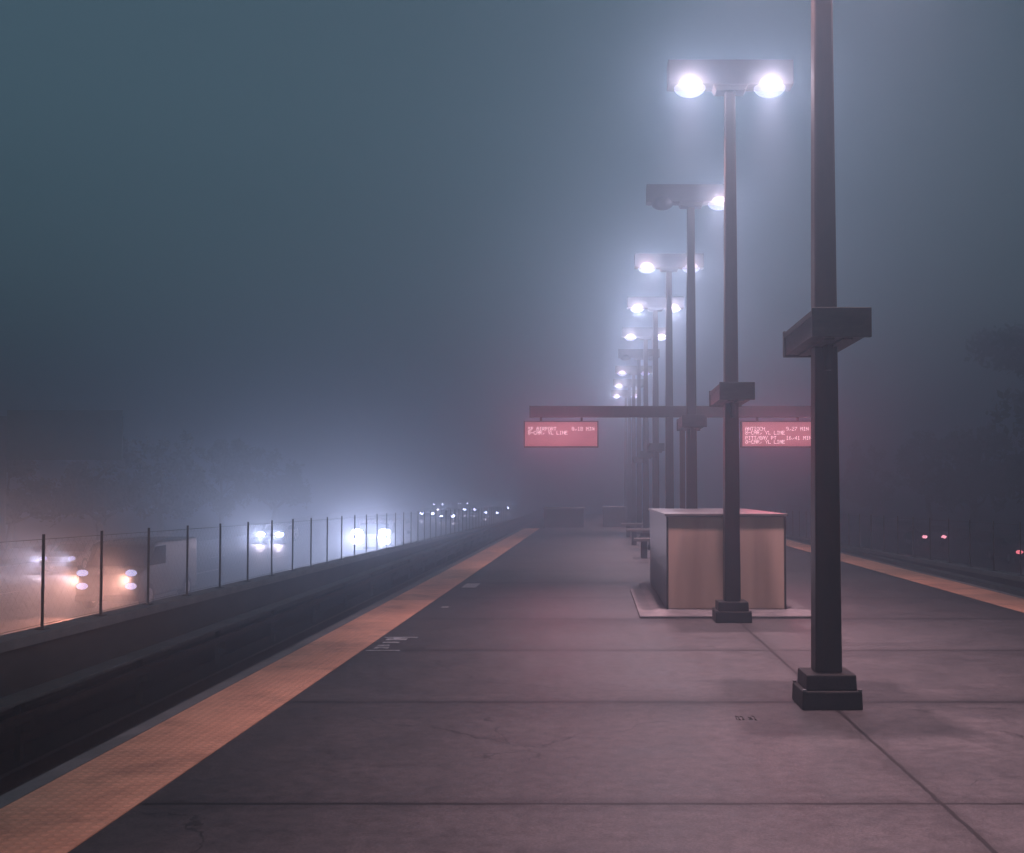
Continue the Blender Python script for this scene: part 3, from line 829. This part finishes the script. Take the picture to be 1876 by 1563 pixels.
vehicle("car", 23.6, 80, "dark car driving away with two red tail lights on the right freeway", "cars driving away on the right freeway", "tail", 14, (1.0, 0.2, 0.25), 0, tail=True)
vehicle("car", 22.75, 60.5, "dark car at the right edge of the picture with one red lamp showing", "cars driving away on the right freeway", "taildim", 8, (1.0, 0.2, 0.25), 0, tail=True)

# ------------------------------------------------------------------ overhead road sign
def road_sign():
    e = empty("road_sign", (-31.9, 60, -2.35)); tag(e, "large blank dark green road sign looming in the fog over the freeway", "road sign")
    o = (31.9, 0, 2.35)
    MB().box(0.4, 6.6, -0.06, 0.06, 5.62, 8.3, 0.02).build("panel", M["signface"], e)
    MB().tube((0, 0.35, 0), (0, 0.35, 8.0), 0.22, 0.17, 12).build("post", M["galv"], e)
    t = MB()
    for z in (6.2, 7.7): t.tube((0, 0.35, z), (6.3, 0.35, z), 0.09, 0.07, 8)
    for k in range(6): t.tube((k*1.05+0.1, 0.35, 6.2 if k % 2 else 7.7), (k*1.05+1.1, 0.35, 7.7 if k % 2 else 6.2), 0.035, n=6)
    t.build("truss", M["galv"], e)
    for x in (1.2, 3.4, 5.6): MB().box(x-0.05, x+0.05, 0.065, 0.27, 5.8, 8.1).build("bracket", M["galv"], e)
road_sign()

# ------------------------------------------------------------------ trees
def tree_meshes(seed, h, rad, nleaf):
    rnd = random.Random(seed)
    tr = MB()
    pts = [Vector((0, 0, 0))]
    for k in range(1, 6): pts.append(Vector((rnd.uniform(-.2, .2)*k*.4, rnd.uniform(-.2, .2)*k*.4, h*0.14*k)))
    for k in range(5): tr.tube(pts[k], pts[k+1], 0.28*(1-k*.17), 0.28*(1-(k+1)*.17), 8)
    tips = []
    for k in range(14):
        b = pts[rnd.randint(2, 5)]
        a = rnd.uniform(0, 2*math.pi); L = rad*rnd.uniform(.45, .95)
        m_ = b+Vector((math.cos(a)*L*.5, math.sin(a)*L*.5, L*rnd.uniform(.2, .5)))
        t = b+Vector((math.cos(a)*L, math.sin(a)*L, L*rnd.uniform(.2, 1.0)))
        t.z = min(t.z, h*0.94)
        tr.tube(b, m_, 0.10, 0.06, 6); tr.tube(m_, t, 0.06, 0.02, 6)
        tips.append(t); tips.append(m_*0.4+t*0.6)
    tips.append(Vector((0, 0, h*.9)))
    lf = MB()
    cl = []
    for t in tips:
        for _ in range(3): cl.append((t+Vector((rnd.gauss(0, .5), rnd.gauss(0, .5), rnd.gauss(0, .35))), rnd.uniform(.4, .95)))
    for i in range(nleaf):
        c, s = rnd.choice(cl)
        d = Vector((rnd.gauss(0, 1), rnd.gauss(0, 1), rnd.gauss(0, .7))); d.normalize()
        p = c+d*s*rnd.uniform(.4, 1.0)
        u = Vector((rnd.gauss(0, 1), rnd.gauss(0, 1), rnd.gauss(0, 1))).normalized(); v = u.cross(d)
        if v.length < .1: continue
        v.normalize(); L = rnd.uniform(.12, .24)
        lf.quad(p-u*L, p+v*L*.5, p+u*L, p-v*L*.5)
    return grabm(tr, "trunk", M["bark"]), grabm(lf, "crown", M["leaf"])
TM = [tree_meshes(11, 7.5, 3.2, 5200), tree_meshes(23, 9.0, 3.6, 6000), tree_meshes(31, 6.0, 3.0, 4600)]
def tree(k, x, y, s, rz, label, grp):
    e = empty("tree", (x, y, -2.36), rz); e.scale = (s, s, s); tag(e, label, "tree", grp)
    for nm, me in zip(("trunk", "crown"), TM[k]): link(bpy.data.objects.new(nm, me), e)
GL, GR = "trees along the left freeway", "trees along the right freeway"
tree(1, -42, 66, 0.95, 0.3, "dim tree below and left of the blank road sign", GL)
tree(0, -36.5, 70, 0.92, 1.1, "dim tree under the blank road sign", GL)
tree(2, -33.5, 76, 1.15, 2.0, "dim low tree right of the blank road sign", GL)
tree(0, -34, 88, 1.05, 2.9, "dim tree above the van in the orange glow", GL)
tree(1, -33.5, 101, 0.95, 4.0, "dim tree above the round white glow", GL)
tree(2, -33, 116, 1.3, 5.1, "farthest dim tree on the left, fading into the fog", GL)
tree(0, -46, 82, 1.25, 5.5, "tall dim tree at the left edge behind the road sign", GL)
tree(1, 33.0, 78, 1.80, 0.8, "tallest dark tree at the right edge of the picture", GR)
tree(0, 34.5, 88, 1.65, 2.2, "dark tree behind the tallest one, above the red lamp at the right edge", GR)
tree(2, 32.5, 96, 1.5, 3.3, "dim low tree above the two red tail lights", GR)
tree(1, 33.5, 112, 1.1, 4.4, "hazy tree left of the red tail lights", GR)
tree(0, 33.0, 132, 1.2, 5.2, "farthest hazy tree on the right, beside the nearest post", GR)

# ------------------------------------------------------------------ fog
def haze():
    mb = MB(); mb.box(-175, 175, -35, 265, -3.4, 15.6)
    m = bpy.data.materials.new("fog_volume"); m.use_nodes = True
    n, l = m.node_tree.nodes, m.node_tree.links
    n.clear()
    v = n.new("ShaderNodeVolumePrincipled")
    v.inputs["Color"].default_value = (0.43, 0.585, 0.71, 1)
    v.inputs["Density"].default_value = HAZE_DENSITY
    v.inputs["Anisotropy"].default_value = HAZE_G
    o = n.new("ShaderNodeOutputMaterial"); l.new(v.outputs[0], o.inputs["Volume"])
    tag(mb.build("haze", m), kind="stuff")
haze()
